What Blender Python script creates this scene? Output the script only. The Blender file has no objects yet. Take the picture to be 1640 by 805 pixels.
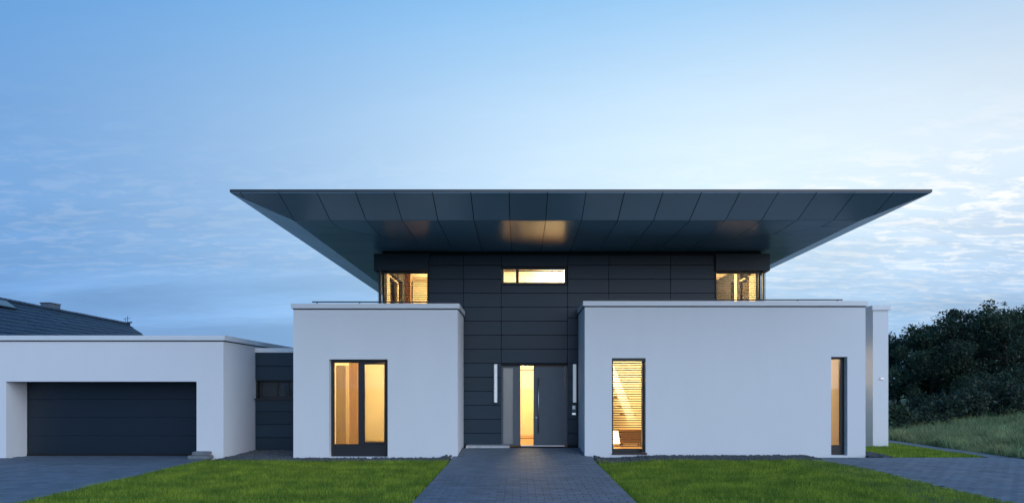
import bpy, bmesh, math, random
import numpy as np
from mathutils import Vector, Matrix

random.seed(7)
rng = np.random.default_rng(7)
R = math.radians
SC = bpy.context.scene
COL = SC.collection

# ------------------------------------------------------------------ camera
F = 1093.0                     # focal length in photo pixels (24 mm shift lens)
CAMH = 1.65
cam = bpy.data.cameras.new('camera')
cam.sensor_width = 36.0
cam.lens = 24.0
cam.shift_x = -12.0 / 1640.0
cam.shift_y = 217.5 / 1640.0
cam.clip_start = 0.1
cam.clip_end = 5000
camo = bpy.data.objects.new('camera', cam)
camo.location = (0, 0, CAMH)
camo.rotation_euler = (R(90), 0, 0)
COL.objects.link(camo)
SC.camera = camo


def WX(px, Y):
    return (px - 832.0) * Y / F


def WZ(py, Y):
    return CAMH + (620.0 - py) * Y / F


# ------------------------------------------------------------------ sky, fill light, exposure
SUN_EL, SUN_AZ = 11.0, 140.0    # degrees; azimuth clockwise from +Y (behind the house): soft fill added behind the camera to light the front walls
world = bpy.data.worlds.new('World')
SC.world = world
world.use_nodes = True
WT = world.node_tree
WT.nodes.clear()


def wn(t, **kw):
    n = WT.nodes.new(t)
    for k, v in kw.items():
        if k.startswith('i_'):
            n.inputs[int(k[2:])].default_value = v
        else:
            setattr(n, k, v)
    return n


def wl(a, b):
    WT.links.new(a, b)


sky = wn('ShaderNodeTexSky', sky_type='NISHITA', sun_disc=False)
sky.sun_elevation = R(SUN_EL)
sky.sun_rotation = R(SUN_AZ)
sky.altitude = 100
sky.air_density = 1.0
sky.dust_density = 1.0
sky.ozone_density = 2.0
tc = wn('ShaderNodeTexCoord')
sep = wn('ShaderNodeSeparateXYZ')
wl(tc.outputs['Generated'], sep.inputs[0])


def wmath(op, a, b=None, clamp=False):
    n = wn('ShaderNodeMath', operation=op, use_clamp=clamp)
    for i, v in enumerate((a, b)):
        if v is None:
            continue
        if isinstance(v, (int, float)):
            n.inputs[i].default_value = v
        else:
            wl(v, n.inputs[i])
    return n.outputs[0]


zc = wmath('MAXIMUM', sep.outputs[2], 0.0)
zd = wmath('ADD', zc, 0.10)
cmb = wn('ShaderNodeCombineXYZ')
wl(wmath('DIVIDE', sep.outputs[0], zd), cmb.inputs[0])
wl(wmath('DIVIDE', sep.outputs[1], zd), cmb.inputs[1])


def cloud(scale, sx, sy, detail, rough, lo, hi, off):
    mp = wn('ShaderNodeMapping')
    mp.inputs['Location'].default_value = (off, off * 0.7, 0)
    mp.inputs['Scale'].default_value = (sx, sy, 1)
    mp.inputs['Rotation'].default_value = (0, 0, R(18))
    wl(cmb.outputs[0], mp.inputs[0])
    n = wn('ShaderNodeTexNoise')
    n.inputs['Scale'].default_value = scale
    n.inputs['Detail'].default_value = detail
    n.inputs['Roughness'].default_value = rough
    n.inputs['Distortion'].default_value = 0.4
    wl(mp.outputs[0], n.inputs['Vector'])
    mr = wn('ShaderNodeMapRange', interpolation_type='SMOOTHSTEP')
    mr.inputs[1].default_value = lo
    mr.inputs[2].default_value = hi
    wl(n.outputs[0], mr.inputs[0])
    return mr.outputs[0]


AZ = wmath('ARCTAN2', sep.outputs[0], sep.outputs[1])
EL = wmath('ARCSINE', sep.outputs[2])


def gauss(az0, el0, wa, we):
    """smooth bright region of the sky, in degrees"""
    u = wmath('DIVIDE', wmath('SUBTRACT', AZ, R(az0)), R(wa))
    v = wmath('DIVIDE', wmath('SUBTRACT', EL, R(el0)), R(we))
    d = wmath('ADD', wmath('MULTIPLY', u, u), wmath('MULTIPLY', v, v))
    return wmath('EXPONENT', wmath('MULTIPLY', d, -1.0))


def wcol(fac, col):
    n = wn('ShaderNodeMix', data_type='RGBA', blend_type='MULTIPLY')
    n.inputs[0].default_value = 1.0
    n.inputs[7].default_value = (*col, 1)
    wl(fac, n.inputs[6])
    return n.outputs[2]


def wadd(a, b):
    n = wn('ShaderNodeMix', data_type='RGBA', blend_type='ADD')
    n.inputs[0].default_value = 1.0
    wl(a, n.inputs[6])
    if isinstance(b, tuple):
        n.inputs[7].default_value = (*b, 1)
    else:
        wl(b, n.inputs[7])
    return n.outputs[2]


K = 1 / 0.15
glow_wide = gauss(10, 18, 42, 40)  # front-right sun glow put into the sky colour
glow_band = gauss(30, 17, 50, 12)
base = wadd(wcol(sky.outputs[0], (0.175, 0.090, 0.067)), (0.014 * K, 0.222 * K, 0.605 * K))
base = wadd(base, wcol(glow_wide, (0.132 * K, 0.257 * K, 0.271 * K)))
base = wadd(base, wcol(glow_band, (0.60 * K, 0.43 * K, 0.140 * K)))
# clouds: soft streaks everywhere, rippled flakes of cloud low in the sky
streak = cloud(0.55, 0.55, 1.5, 8, 0.60, 0.36, 0.70, 3.1)
flakes = cloud(7.0, 0.8, 1.6, 7, 0.66, 0.46, 0.62, 9.4)
patch = cloud(0.42, 0.7, 1.5, 5, 0.55, 0.38, 0.60, 5.2)
low = gauss(0, 11.0, 400, 6.0)
lowest = gauss(0, 4, 400, 8)
br = wmath('ADD', wmath('MULTIPLY', gauss(36, 11, 24, 9), 0.5), 0.11)
fl = wmath('MULTIPLY', wmath('MULTIPLY', patch, low), br)
fl = wmath('MULTIPLY', wmath('ADD', fl, wmath('MULTIPLY', gauss(36, 11.5, 17, 4.5), 0.85)), flakes, True)
mixf = wn('ShaderNodeMix', data_type='RGBA')
wl(fl, mixf.inputs[0])
wl(base, mixf.inputs[6])
mixf.inputs[7].default_value = (0.97 * K, 0.99 * K, 1.0 * K, 1)
stf = wmath('SUBTRACT', streak, 0.5)
gain = wmath('ADD', wmath('MULTIPLY', stf, wmath('ADD', wmath('MULTIPLY', lowest, 0.26), 0.07)), 1.0)
fin = wn('ShaderNodeMix', data_type='RGBA', blend_type='MULTIPLY')
fin.inputs[0].default_value = 1.0
wl(mixf.outputs[2], fin.inputs[6])
wl(gain, fin.inputs[7])
bg = wn('ShaderNodeBackground')
bg.inputs[1].default_value = 0.15
wl(fin.outputs[2], bg.inputs[0])
wo = wn('ShaderNodeOutputWorld')
wl(bg.outputs[0], wo.inputs[0])

fill_sun = bpy.data.lights.new('fill_sun', 'SUN')  # added fill from behind the camera, no sun stands there
fill_sun.energy = 2.95
fill_sun.angle = R(90)
fill_sun.color = (0.83, 0.94, 1.03)
fill_suno = bpy.data.objects.new('fill_sun', fill_sun)
_d = Vector((math.sin(R(SUN_AZ)) * math.cos(R(SUN_EL)), math.cos(R(SUN_AZ)) * math.cos(R(SUN_EL)), math.sin(R(SUN_EL))))
fill_suno.rotation_euler = _d.to_track_quat('Z', 'Y').to_euler()
fill_suno.location = (15, -25, 20)
COL.objects.link(fill_suno)

SC.view_settings.view_transform = 'Standard'
SC.view_settings.look = 'None'
SC.view_settings.gamma = 1
SC.view_settings.use_curve_mapping = False
SC.view_settings.exposure = 0.0
SC.cycles.max_bounces = 10
SC.cycles.transparent_max_bounces = 16
SC.cycles.sample_clamp_indirect = 6.0
SC.cycles.caustics_reflective = False
SC.cycles.caustics_refractive = False


# ------------------------------------------------------------------ materials
def mat(name, col, rough=0.6, metal=0.0, var=0.0, vscale=3.0, bump=0.0, bscale=60.0, rnd=0.0, spec=0.5,
        transl=0.0, stretch=(1, 1, 1), world_coords=False):
    m = bpy.data.materials.new(name)
    m.use_nodes = True
    t = m.node_tree
    p = t.nodes['Principled BSDF']
    p.inputs['Base Color'].default_value = (*col, 1)
    p.inputs['Roughness'].default_value = rough
    p.inputs['Metallic'].default_value = metal
    p.inputs['Specular IOR Level'].default_value = spec
    src = None
    if var > 0 or bump > 0:
        if world_coords:
            g = t.nodes.new('ShaderNodeNewGeometry')
            vec = g.outputs['Position']
        else:
            c = t.nodes.new('ShaderNodeTexCoord')
            vec = c.outputs['Object']
        mp = t.nodes.new('ShaderNodeMapping')
        mp.inputs['Scale'].default_value = stretch
        t.links.new(vec, mp.inputs[0])
        vec = mp.outputs[0]
    if var > 0:
        n = t.nodes.new('ShaderNodeTexNoise')
        n.inputs['Scale'].default_value = vscale
        n.inputs['Detail'].default_value = 5
        n.inputs['Roughness'].default_value = 0.6
        t.links.new(vec, n.inputs['Vector'])
        mr = t.nodes.new('ShaderNodeMapRange')
        mr.inputs[1].default_value = 0.3
        mr.inputs[2].default_value = 0.7
        mr.inputs[3].default_value = 1 - var
        mr.inputs[4].default_value = 1 + var
        t.links.new(n.outputs[0], mr.inputs[0])
        src = mr.outputs[0]
    if rnd > 0:
        oi = t.nodes.new('ShaderNodeObjectInfo')
        mr2 = t.nodes.new('ShaderNodeMapRange')
        mr2.inputs[3].default_value = 1 - rnd
        mr2.inputs[4].default_value = 1 + rnd
        t.links.new(oi.outputs['Random'], mr2.inputs[0])
        if src is None:
            src = mr2.outputs[0]
        else:
            mu = t.nodes.new('ShaderNodeMath')
            mu.operation = 'MULTIPLY'
            t.links.new(src, mu.inputs[0])
            t.links.new(mr2.outputs[0], mu.inputs[1])
            src = mu.outputs[0]
    if src is not None:
        mx = t.nodes.new('ShaderNodeMix')
        mx.data_type = 'RGBA'
        mx.blend_type = 'MULTIPLY'
        mx.inputs[0].default_value = 1
        mx.inputs[6].default_value = (*col, 1)
        t.links.new(src, mx.inputs[7])
        t.links.new(mx.outputs[2], p.inputs['Base Color'])
    if bump > 0:
        n2 = t.nodes.new('ShaderNodeTexNoise')
        n2.inputs['Scale'].default_value = bscale
        n2.inputs['Detail'].default_value = 4
        t.links.new(vec, n2.inputs['Vector'])
        b = t.nodes.new('ShaderNodeBump')
        b.inputs['Strength'].default_value = bump
        b.inputs['Distance'].default_value = 0.01
        t.links.new(n2.outputs[0], b.inputs['Height'])
        t.links.new(b.outputs[0], p.inputs['Normal'])
    if transl > 0:
        tr = t.nodes.new('ShaderNodeBsdfTranslucent')
        tr.inputs[0].default_value = (*col, 1)
        ms = t.nodes.new('ShaderNodeMixShader')
        ms.inputs[0].default_value = transl
        out = t.nodes['Material Output']
        t.links.new(p.outputs[0], ms.inputs[1])
        t.links.new(tr.outputs[0], ms.inputs[2])
        t.links.new(ms.outputs[0], out.inputs[0])
    return m


def glass_mat(name, tint=(0.93, 0.95, 0.94), refl=1.0, rough=0.02, haze=0.0, hcol=(0.7, 0.68, 0.62), thru=0.6):
    m = bpy.data.materials.new(name)
    m.use_nodes = True
    t = m.node_tree
    t.nodes.remove(t.nodes['Principled BSDF'])
    out = t.nodes['Material Output']
    tr = t.nodes.new('ShaderNodeBsdfTransparent')
    tr.inputs[0].default_value = (*tint, 1)
    gl = t.nodes.new('ShaderNodeBsdfGlossy')
    gl.inputs['Roughness'].default_value = rough
    fr = t.nodes.new('ShaderNodeFresnel')
    fr.inputs[0].default_value = 1.5
    ms = t.nodes.new('ShaderNodeMixShader')
    mu = t.nodes.new('ShaderNodeMath')
    mu.operation = 'MULTIPLY'
    mu.inputs[1].default_value = refl
    t.links.new(fr.outputs[0], mu.inputs[0])
    t.links.new(mu.outputs[0], ms.inputs[0])
    base = tr.outputs[0]
    if haze > 0:
        df = t.nodes.new('ShaderNodeBsdfDiffuse')
        df.inputs[0].default_value = (*hcol, 1)
        tl = t.nodes.new('ShaderNodeBsdfTranslucent')
        tl.inputs[0].default_value = (*hcol, 1)
        m0 = t.nodes.new('ShaderNodeMixShader')
        m0.inputs[0].default_value = thru
        t.links.new(df.outputs[0], m0.inputs[1])
        t.links.new(tl.outputs[0], m0.inputs[2])
        m1 = t.nodes.new('ShaderNodeMixShader')
        m1.inputs[0].default_value = haze
        t.links.new(tr.outputs[0], m1.inputs[1])
        t.links.new(m0.outputs[0], m1.inputs[2])
        base = m1.outputs[0]
    t.links.new(base, ms.inputs[1])
    t.links.new(gl.outputs[0], ms.inputs[2])
    t.links.new(ms.outputs[0], out.inputs[0])
    return m


def emit_mat(name, col, strength):
    m = bpy.data.materials.new(name)
    m.use_nodes = True
    p = m.node_tree.nodes['Principled BSDF']
    p.inputs['Base Color'].default_value = (0.8, 0.8, 0.8, 1)
    p.inputs['Emission Color'].default_value = (*col, 1)
    p.inputs['Emission Strength'].default_value = strength
    return m


M = {}
M['render'] = mat('white_render', (0.78, 0.79, 0.80), 0.85, var=0.018, vscale=1.6, bump=0.3, bscale=150, spec=0.2, stretch=(1, 1, 0.3))
M['coping'] = mat('white_metal', (0.76, 0.78, 0.79), 0.4, var=0.03, vscale=2)
M['dark_gap'] = mat('dark_gap', (0.012, 0.013, 0.015), 0.8)
M['clad'] = mat('anthracite_panel', (0.011, 0.029, 0.047), 0.40, var=0.06, vscale=1.2, rnd=0.16, spec=0.40, bump=0.10, bscale=1.6)
M['soffit'] = mat('soffit_metal', (0.175, 0.285, 0.39), 0.26, metal=0.0, var=0.03, vscale=0.8, rnd=0.05, spec=0.30)
M['fascia'] = mat('fascia_metal', (0.040, 0.046, 0.052), 0.3)
M['roofing'] = mat('roof_membrane', (0.12, 0.12, 0.12), 0.9, var=0.1)
M['frame'] = mat('dark_frame', (0.020, 0.021, 0.024), 0.4)
M['slat'] = mat('blind_slat', (0.09, 0.086, 0.082), 0.5, metal=0.1)
M['glass'] = glass_mat('clear_glass')
M['glass_dark'] = glass_mat('dim_glass', (0.55, 0.6, 0.62))
M['bush_a'] = mat('bush_leaf_dark', (0.026, 0.046, 0.028), 0.6, var=0.45, vscale=1.2, transl=0.25, spec=0.25, world_coords=True)
M['bush_b'] = mat('bush_leaf_mid', (0.034, 0.060, 0.034), 0.6, var=0.45, vscale=1.2, transl=0.25, spec=0.25, world_coords=True)
M['bush_c'] = mat('bush_leaf_grey', (0.046, 0.066, 0.042), 0.6, var=0.45, vscale=1.2, transl=0.25, spec=0.25, world_coords=True)
M['frosted'] = glass_mat('frosted_glass', (0.9, 0.88, 0.8), 1.0, 0.15, haze=0.96, hcol=(0.40, 0.42, 0.42), thru=0.22)
M['door'] = mat('door_grey', (0.115, 0.130, 0.145), 0.45, var=0.05, vscale=4, spec=0.4)
M['steel'] = mat('brushed_steel', (0.62, 0.63, 0.64), 0.28, metal=1.0)
M['garage_door'] = mat('garage_door_grey', (0.005, 0.014, 0.025), 0.5, var=0.06, vscale=2.5, bump=0.1, bscale=200)
M['lamp_tube'] = None
M['plaster_in'] = mat('interior_plaster', (0.80, 0.74, 0.62), 0.8, var=0.04, vscale=1.5)
M['wood'] = mat('light_wood', (0.36, 0.20, 0.09), 0.5, var=0.25, vscale=4, stretch=(6, 6, 0.6))
M['wood_dark'] = mat('dark_wood', (0.14, 0.07, 0.035), 0.5, var=0.25, vscale=4, stretch=(6, 6, 0.6))
M['curtain'] = mat('curtain_cloth', (0.92, 0.80, 0.62), 0.9, transl=0.75)
M['books'] = mat('book_cloth', (0.20, 0.10, 0.06), 0.7, rnd=0.6)
M['white'] = mat('white_paint', (0.8, 0.8, 0.78), 0.5)
M['paver'] = mat('grey_paver', (0.120, 0.147, 0.180), 0.75, var=0.16, vscale=2.2, bump=0.35, bscale=90, rnd=0.13, spec=0.35, world_coords=True)
M['joint'] = mat('paver_joint', (0.062, 0.066, 0.072), 0.95, var=0.2, vscale=20)
M['soil'] = mat('ground_soil', (0.07, 0.11, 0.035), 0.95, var=0.3, vscale=1.3, bump=0.5, bscale=14, world_coords=True)
M['grass'] = mat('lawn_blade', (0.185, 0.285, 0.034), 0.7, var=0.22, vscale=1.6, transl=0.35, spec=0.2, world_coords=True)
M['meadow'] = mat('meadow_blade', (0.21, 0.27, 0.135), 0.8, var=0.5, vscale=0.7, transl=0.3, spec=0.15, world_coords=True)
M['gravel'] = mat('dark_gravel', (0.075, 0.08, 0.088), 0.8, var=0.4, vscale=24, world_coords=True)
M['stone'] = mat('grey_stone', (0.18, 0.19, 0.20), 0.85, var=0.2, vscale=9, bump=0.4, bscale=50)
M['tile'] = mat('slate_tile', (0.008, 0.024, 0.050), 0.6, var=0.35, vscale=2.2, world_coords=True)
M['brick'] = mat('chimney_cladding', (0.09, 0.12, 0.16), 0.7, var=0.2, vscale=6)
M['solar'] = mat('roof_window_glass', (0.02, 0.025, 0.03), 0.06, spec=1.0)
M['bark'] = mat('bark', (0.06, 0.045, 0.032), 0.9, var=0.3, vscale=6, bump=0.6, bscale=20)
M['leaf_a'] = mat('leaf_dark', (0.040, 0.066, 0.042), 0.6, var=0.45, vscale=0.8, transl=0.25, spec=0.25, world_coords=True)
M['leaf_b'] = mat('leaf_mid', (0.060, 0.090, 0.050), 0.6, var=0.45, vscale=0.8, transl=0.25, spec=0.25, world_coords=True)
M['leaf_c'] = mat('leaf_olive', (0.076, 0.094, 0.058), 0.6, var=0.45, vscale=0.8, transl=0.25, spec=0.25, world_coords=True)

M['lamp_tube'] = emit_mat('opal_tube', (0.75, 0.88, 1.0), 0.22)  # faint glow added to make the tubes look brighter
M['pale_stone'] = mat('pale_stone', (0.52, 0.53, 0.54), 0.8, var=0.15, vscale=9, bump=0.3, bscale=50)
M['taupe'] = mat('taupe_paint', (0.30, 0.25, 0.205), 0.6, var=0.05)
M['link_glass'] = glass_mat('link_glass', (0.5, 0.56, 0.6), 1.0, 0.03, haze=0.35, hcol=(0.22, 0.26, 0.31))  # grey haze in the glass stands in for its reflection


def two_tone(m, c1, c2, scale):
    """natural colour drift between two leaf colours"""
    t = m.node_tree
    mix = [n for n in t.nodes if n.type == 'MIX' and n.data_type == 'RGBA'][0]
    g = t.nodes.new('ShaderNodeNewGeometry')
    n = t.nodes.new('ShaderNodeTexNoise')
    n.inputs['Scale'].default_value = scale
    n.inputs['Detail'].default_value = 8
    n.inputs['Roughness'].default_value = 0.75
    t.links.new(g.outputs['Position'], n.inputs['Vector'])
    r = t.nodes.new('ShaderNodeValToRGB')
    r.color_ramp.elements[0].position = 0.38
    r.color_ramp.elements[0].color = (*c1, 1)
    r.color_ramp.elements[1].position = 0.62
    r.color_ramp.elements[1].color = (*c2, 1)
    t.links.new(n.outputs[0], r.inputs[0])
    at = t.nodes.new('ShaderNodeAttribute')
    at.attribute_name = 'tone'
    vm = t.nodes.new('ShaderNodeVectorMath')
    vm.operation = 'SCALE'
    t.links.new(r.outputs[0], vm.inputs[0])
    t.links.new(at.outputs['Fac'], vm.inputs[3])
    t.links.new(vm.outputs[0], mix.inputs[6])
    tr = [n for n in t.nodes if n.type == 'BSDF_TRANSLUCENT']
    if tr:
        t.links.new(mix.outputs[2], tr[0].inputs[0])


two_tone(M['grass'], (0.175, 0.300, 0.042), (0.320, 0.400, 0.048), 1.6)
two_tone(M['meadow'], (0.130, 0.220, 0.110), (0.380, 0.390, 0.190), 0.8)

# ------------------------------------------------------------------ mesh helpers
ROOT = {}                       # object name -> world position of the frame its children are built in


def tag(o, label=None, cat=None, group=None, kind=None):
    for k, v in (('label', label), ('category', cat), ('group', group), ('kind', kind)):
        if v:
            o[k] = v
    return o


def thing(name, loc, label, cat, group=None):
    o = bpy.data.objects.new(name, None)
    o.location = loc
    o.empty_display_size = 0.3
    COL.objects.link(o)
    tag(o, label, cat, group)
    ROOT[o.name] = Vector(loc)
    return o


def rootpos(o):
    return ROOT.get(o.name, Vector((0, 0, 0))) if o else Vector((0, 0, 0))


class MB:
    def __init__(self):
        self.v = []
        self.f = []
        self.m = []
        self.mi = 0

    def add(self, verts, faces):
        b = len(self.v)
        self.v += [tuple(p) for p in verts]
        for q in faces:
            self.f.append([b + i for i in q])
            self.m.append(self.mi)
        return self

    def box(self, x0, x1, y0, y1, z0, z1):
        v = [(x, y, z) for z in (z0, z1) for y in (y0, y1) for x in (x0, x1)]
        return self.add(v, [(0, 2, 3, 1), (4, 5, 7, 6), (0, 1, 5, 4), (2, 6, 7, 3), (0, 4, 6, 2), (1, 3, 7, 5)])

    def prism(self, poly, dz=None, dirv=None):
        """extrude a polygon (list of 3D points) by the vector dirv"""
        d = Vector(dirv)
        n = len(poly)
        v = [Vector(p) for p in poly] + [Vector(p) + d for p in poly]
        f = [tuple(range(n))[::-1], tuple(range(n, 2 * n))]
        f += [(i, (i + 1) % n, n + (i + 1) % n, n + i) for i in range(n)]
        return self.add(v, f)

    def tube(self, pts, rads, n=8, cap=True):
        pts = [Vector(p) for p in pts]
        rings = []
        for i, p in enumerate(pts):
            a = pts[min(i + 1, len(pts) - 1)] - pts[max(i - 1, 0)]
            a = a.normalized() if a.length > 1e-9 else Vector((0, 0, 1))
            u = a.cross(Vector((0, 0, 1)) if abs(a.z) < 0.9 else Vector((1, 0, 0))).normalized()
            w = a.cross(u)
            rings.append([p + (u * math.cos(2 * math.pi * k / n) + w * math.sin(2 * math.pi * k / n)) * rads[i] for k in range(n)])
        v = [q for r in rings for q in r]
        f = []
        for i in range(len(pts) - 1):
            for k in range(n):
                f.append((i * n + k, i * n + (k + 1) % n, (i + 1) * n + (k + 1) % n, (i + 1) * n + k))
        if cap:
            f.append(tuple(range(n))[::-1])
            f.append(tuple((len(pts) - 1) * n + k for k in range(n)))
        return self.add(v, f)

    def plate(self, x0, x1, z0, z1, yf, yb, holes):
        """upright wall slab facing -Y with rectangular openings, reveals included"""
        xs = sorted({x0, x1, *[h[0] for h in holes], *[h[1] for h in holes]})
        zs = sorted({z0, z1, *[h[2] for h in holes], *[h[3] for h in holes]})
        xs = [x for x in xs if x0 <= x <= x1]
        zs = [z for z in zs if z0 <= z <= z1]

        def solid(i, j):
            if i < 0 or j < 0 or i >= len(xs) - 1 or j >= len(zs) - 1:
                return False
            cx, cz = (xs[i] + xs[i + 1]) / 2, (zs[j] + zs[j + 1]) / 2
            return not any(h[0] < cx < h[1] and h[2] < cz < h[3] for h in holes)
        for i in range(len(xs) - 1):
            for j in range(len(zs) - 1):
                if not solid(i, j):
                    continue
                a, b, c, d = xs[i], xs[i + 1], zs[j], zs[j + 1]
                self.add([(a, yf, c), (b, yf, c), (b, yf, d), (a, yf, d)], [(0, 1, 2, 3)])
                self.add([(a, yb, c), (b, yb, c), (b, yb, d), (a, yb, d)], [(3, 2, 1, 0)])
                if not solid(i - 1, j):
                    self.add([(a, yf, c), (a, yf, d), (a, yb, d), (a, yb, c)], [(0, 1, 2, 3)])
                if not solid(i + 1, j):
                    self.add([(b, yf, c), (b, yf, d), (b, yb, d), (b, yb, c)], [(3, 2, 1, 0)])
                if not solid(i, j - 1):
                    self.add([(a, yf, c), (b, yf, c), (b, yb, c), (a, yb, c)], [(3, 2, 1, 0)])
                if not solid(i, j + 1):
                    self.add([(a, yf, d), (b, yf, d), (b, yb, d), (a, yb, d)], [(0, 1, 2, 3)])
        return self

    def build(self, name, mats, parent=None, smooth=False, bevel=0.0, root=None, weld=False):
        me = bpy.data.meshes.new(name)
        off = rootpos(parent)
        me.from_pydata([(x - off.x, y - off.y, z - off.z) for x, y, z in self.v], [], self.f)
        if not isinstance(mats, (list, tuple)):
            mats = [mats]
        for mm in mats:
            me.materials.append(mm)
        me.polygons.foreach_set('material_index', self.m)
        if smooth:
            me.polygons.foreach_set('use_smooth', [True] * len(self.f))
        if bevel > 0 or weld:
            bm = bmesh.new()
            bm.from_mesh(me)
            bmesh.ops.remove_doubles(bm, verts=bm.verts, dist=1e-5)
            if bevel > 0:
                ed = [e for e in bm.edges if len(e.link_faces) == 2 and e.calc_face_angle(0) > 0.6]
                bmesh.ops.bevel(bm, geom=ed, offset=bevel, segments=2, affect='EDGES', clamp_overlap=True)
            bm.to_mesh(me)
            bm.free()
        me.update()
        o = bpy.data.objects.new(name, me)
        COL.objects.link(o)
        if parent:
            o.parent = parent
        ROOT[o.name] = off
        return o


MESH_CACHE = {}


def piece(name, size, loc, m, parent, bevel=0.004):
    """a box piece centred on loc; alike pieces share one mesh"""
    key = (name, tuple(round(s, 3) for s in size), m.name)
    me = MESH_CACHE.get(key)
    if me is None:
        a, b, c = (s / 2 for s in size)
        bm = bmesh.new()
        bmesh.ops.create_cube(bm, size=1.0, matrix=Matrix.Diagonal((size[0], size[1], size[2], 1)))
        if bevel > 0:
            bmesh.ops.bevel(bm, geom=bm.edges[:], offset=min(bevel, min(size) * 0.3), segments=1, affect='EDGES')
        me = bpy.data.meshes.new(name)
        bm.to_mesh(me)
        bm.free()
        me.materials.append(m)
        MESH_CACHE[key] = me
    o = bpy.data.objects.new(name, me)
    o.location = Vector(loc) - rootpos(parent)
    COL.objects.link(o)
    if parent:
        o.parent = parent
    ROOT[o.name] = rootpos(parent)
    return o


def lamp_light(name, loc, power, size=0.25, col=(1.0, 0.66, 0.27)):
    l = bpy.data.lights.new(name, 'POINT')
    l.energy = power
    l.color = col
    l.shadow_soft_size = size
    o = bpy.data.objects.new(name, l)
    o.location = loc
    COL.objects.link(o)
    return o


def smooth01(t):
    t = np.clip(t, 0, 1)
    return t * t * (3 - 2 * t)


def gz(x, y):
    """ground height"""
    x = np.asarray(x, float)
    y = np.asarray(y, float)
    r = 0.13 * smooth01((y - 14.6) / 3.0) * smooth01((2.0 - np.abs(x - 0.05)) / 0.3)
    r2 = 0.06 * smooth01((y - 12.5) / 3.0) * smooth01((x - 1.9) / 1.5)
    hill = 0.045 * np.clip(x - 15.5, 0, 60) * smooth01((y - 14) / 12)
    far = np.clip(np.hypot(x, y) - 60, 0, None) * 0.004
    return r + r2 + hill - far * 0.2


# ------------------------------------------------------------------ ground sheet
def ground():
    xs = np.unique(np.concatenate([np.linspace(-1500, -60, 9), np.linspace(-60, -14, 12), np.linspace(-14, 14, 57), np.linspace(14, 60, 47), np.linspace(60, 1500, 9)]))
    ys = np.unique(np.concatenate([np.linspace(-1500, -20, 8), np.linspace(-20, 5, 11), np.linspace(5, 20, 46), np.linspace(20, 70, 40), np.linspace(70, 2500, 10)]))
    X, Y = np.meshgrid(xs, ys)
    Z = gz(X, Y) - 0.06
    v = np.stack([X.ravel(), Y.ravel(), Z.ravel()], 1)
    nx = len(xs)
    f = [(j * nx + i, j * nx + i + 1, (j + 1) * nx + i + 1, (j + 1) * nx + i) for j in range(len(ys) - 1) for i in range(nx - 1)]
    b = MB()
    b.add(v.tolist(), f)
    o = b.build('ground', M['soil'], None, smooth=True)
    tag(o, kind='structure')


ground()


# ------------------------------------------------------------------ paving
def pave(name, x0, x1, y0, y1, cond=None, pw=0.24, pl=0.16, limit=300):
    """bedding sheet plus pavers in running bond; the nearest ones in the frame are separate parts"""
    xs = np.arange(x0, x1 + 1e-6, (x1 - x0) / max(1, round((x1 - x0) / 0.5)))
    ys = np.arange(y0, y1 + 1e-6, (y1 - y0) / max(1, round((y1 - y0) / 0.5)))
    b = MB()
    for i in range(len(xs) - 1):
        for j in range(len(ys) - 1):
            q = [(xs[i], ys[j]), (xs[i + 1], ys[j]), (xs[i + 1], ys[j + 1]), (xs[i], ys[j + 1])]
            b.add([(x, y, float(gz(x, y)) - 0.018) for x, y in q], [(0, 1, 2, 3)])
    base = tag(b.build(name, M['joint'], None), kind='structure')
    cells = []
    row = 0
    y = y0
    while y + pl <= y1 + 1e-6:
        x = x0 - (pw / 2 if row % 2 else 0)
        while x < x1 - 1e-6:
            a, c = max(x, x0), min(x + pw, x1)
            if c - a > 0.06 and (cond is None or cond((a + c) / 2, y + pl / 2)):
                cells.append((a, c, y, y + pl))
            x += pw
        row += 1
        y += pl
    vis, rest = [], []
    for c in cells:
        cx, cy = (c[0] + c[1]) / 2, (c[2] + c[3]) / 2
        px = 832 + cx * F / cy if cy > 0.5 else 9999
        py = 620 + CAMH * F / cy if cy > 0.5 else 9999
        (vis if -20 < px < 1660 and py < 815 else rest).append((cy, c))
    vis.sort()
    rest += vis[limit:]
    vis = vis[:limit]
    g = 0.005
    for cy, (a, c, d, e) in vis:
        o = piece('paver', (c - a - g, e - d - g, 0.06), ((a + c) / 2, (d + e) / 2, float(gz((a + c) / 2, (d + e) / 2)) - 0.03 + random.uniform(-0.0015, 0.0015)), M['paver'], base, 0.005)
        o.rotation_euler = (random.uniform(-0.006, 0.006), random.uniform(-0.006, 0.006), random.uniform(-0.008, 0.008))
        if abs((a + c) / 2) < 2 and d > 14.4:
            o.rotation_euler[0] += 0.06
    b = MB()
    for cy, (a, c, d, e) in rest:
        a2, c2, d2, e2 = a + g / 2, c - g / 2, d + g / 2, e - g / 2
        dz = random.uniform(-0.0015, 0.0015)
        q = [(a2, d2), (c2, d2), (c2, e2), (a2, e2)]
        top = [(x, yy, float(gz(x, yy)) + dz) for x, yy in q]
        bot = [(x, yy, z - 0.03) for x, yy, z in top]
        b.add(bot + top, [(4, 5, 6, 7), (0, 1, 5, 4), (1, 2, 6, 5), (2, 3, 7, 6), (3, 0, 4, 7)])
    tag(b.build('paver', M['paver'], base), kind='stuff')
    return base


PX0, PX1 = -1.55, 1.69
pave('path', PX0, PX1, 4.0, 17.4, cond=lambda x, y: not (y > 15.9 and not (-1.43 < x < 1.51)))
LDX = -7.22
pave('driveway', -19.2, LDX, 4.0, 16.6, cond=lambda x, y: y < 15.95 or (-12.0 < x < -7.6))


def right_drive_edge(y):
    return 7.05 - 0.9 * np.clip((y - 13.2) / 2.2, 0, 1) ** 2


pave('driveway', 5.9, 16.0, 4.0, 15.6, cond=lambda x, y: x > right_drive_edge(y) and x < 11.3 + np.clip(14.5 - y, 0, 9) * 0.8)
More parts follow.
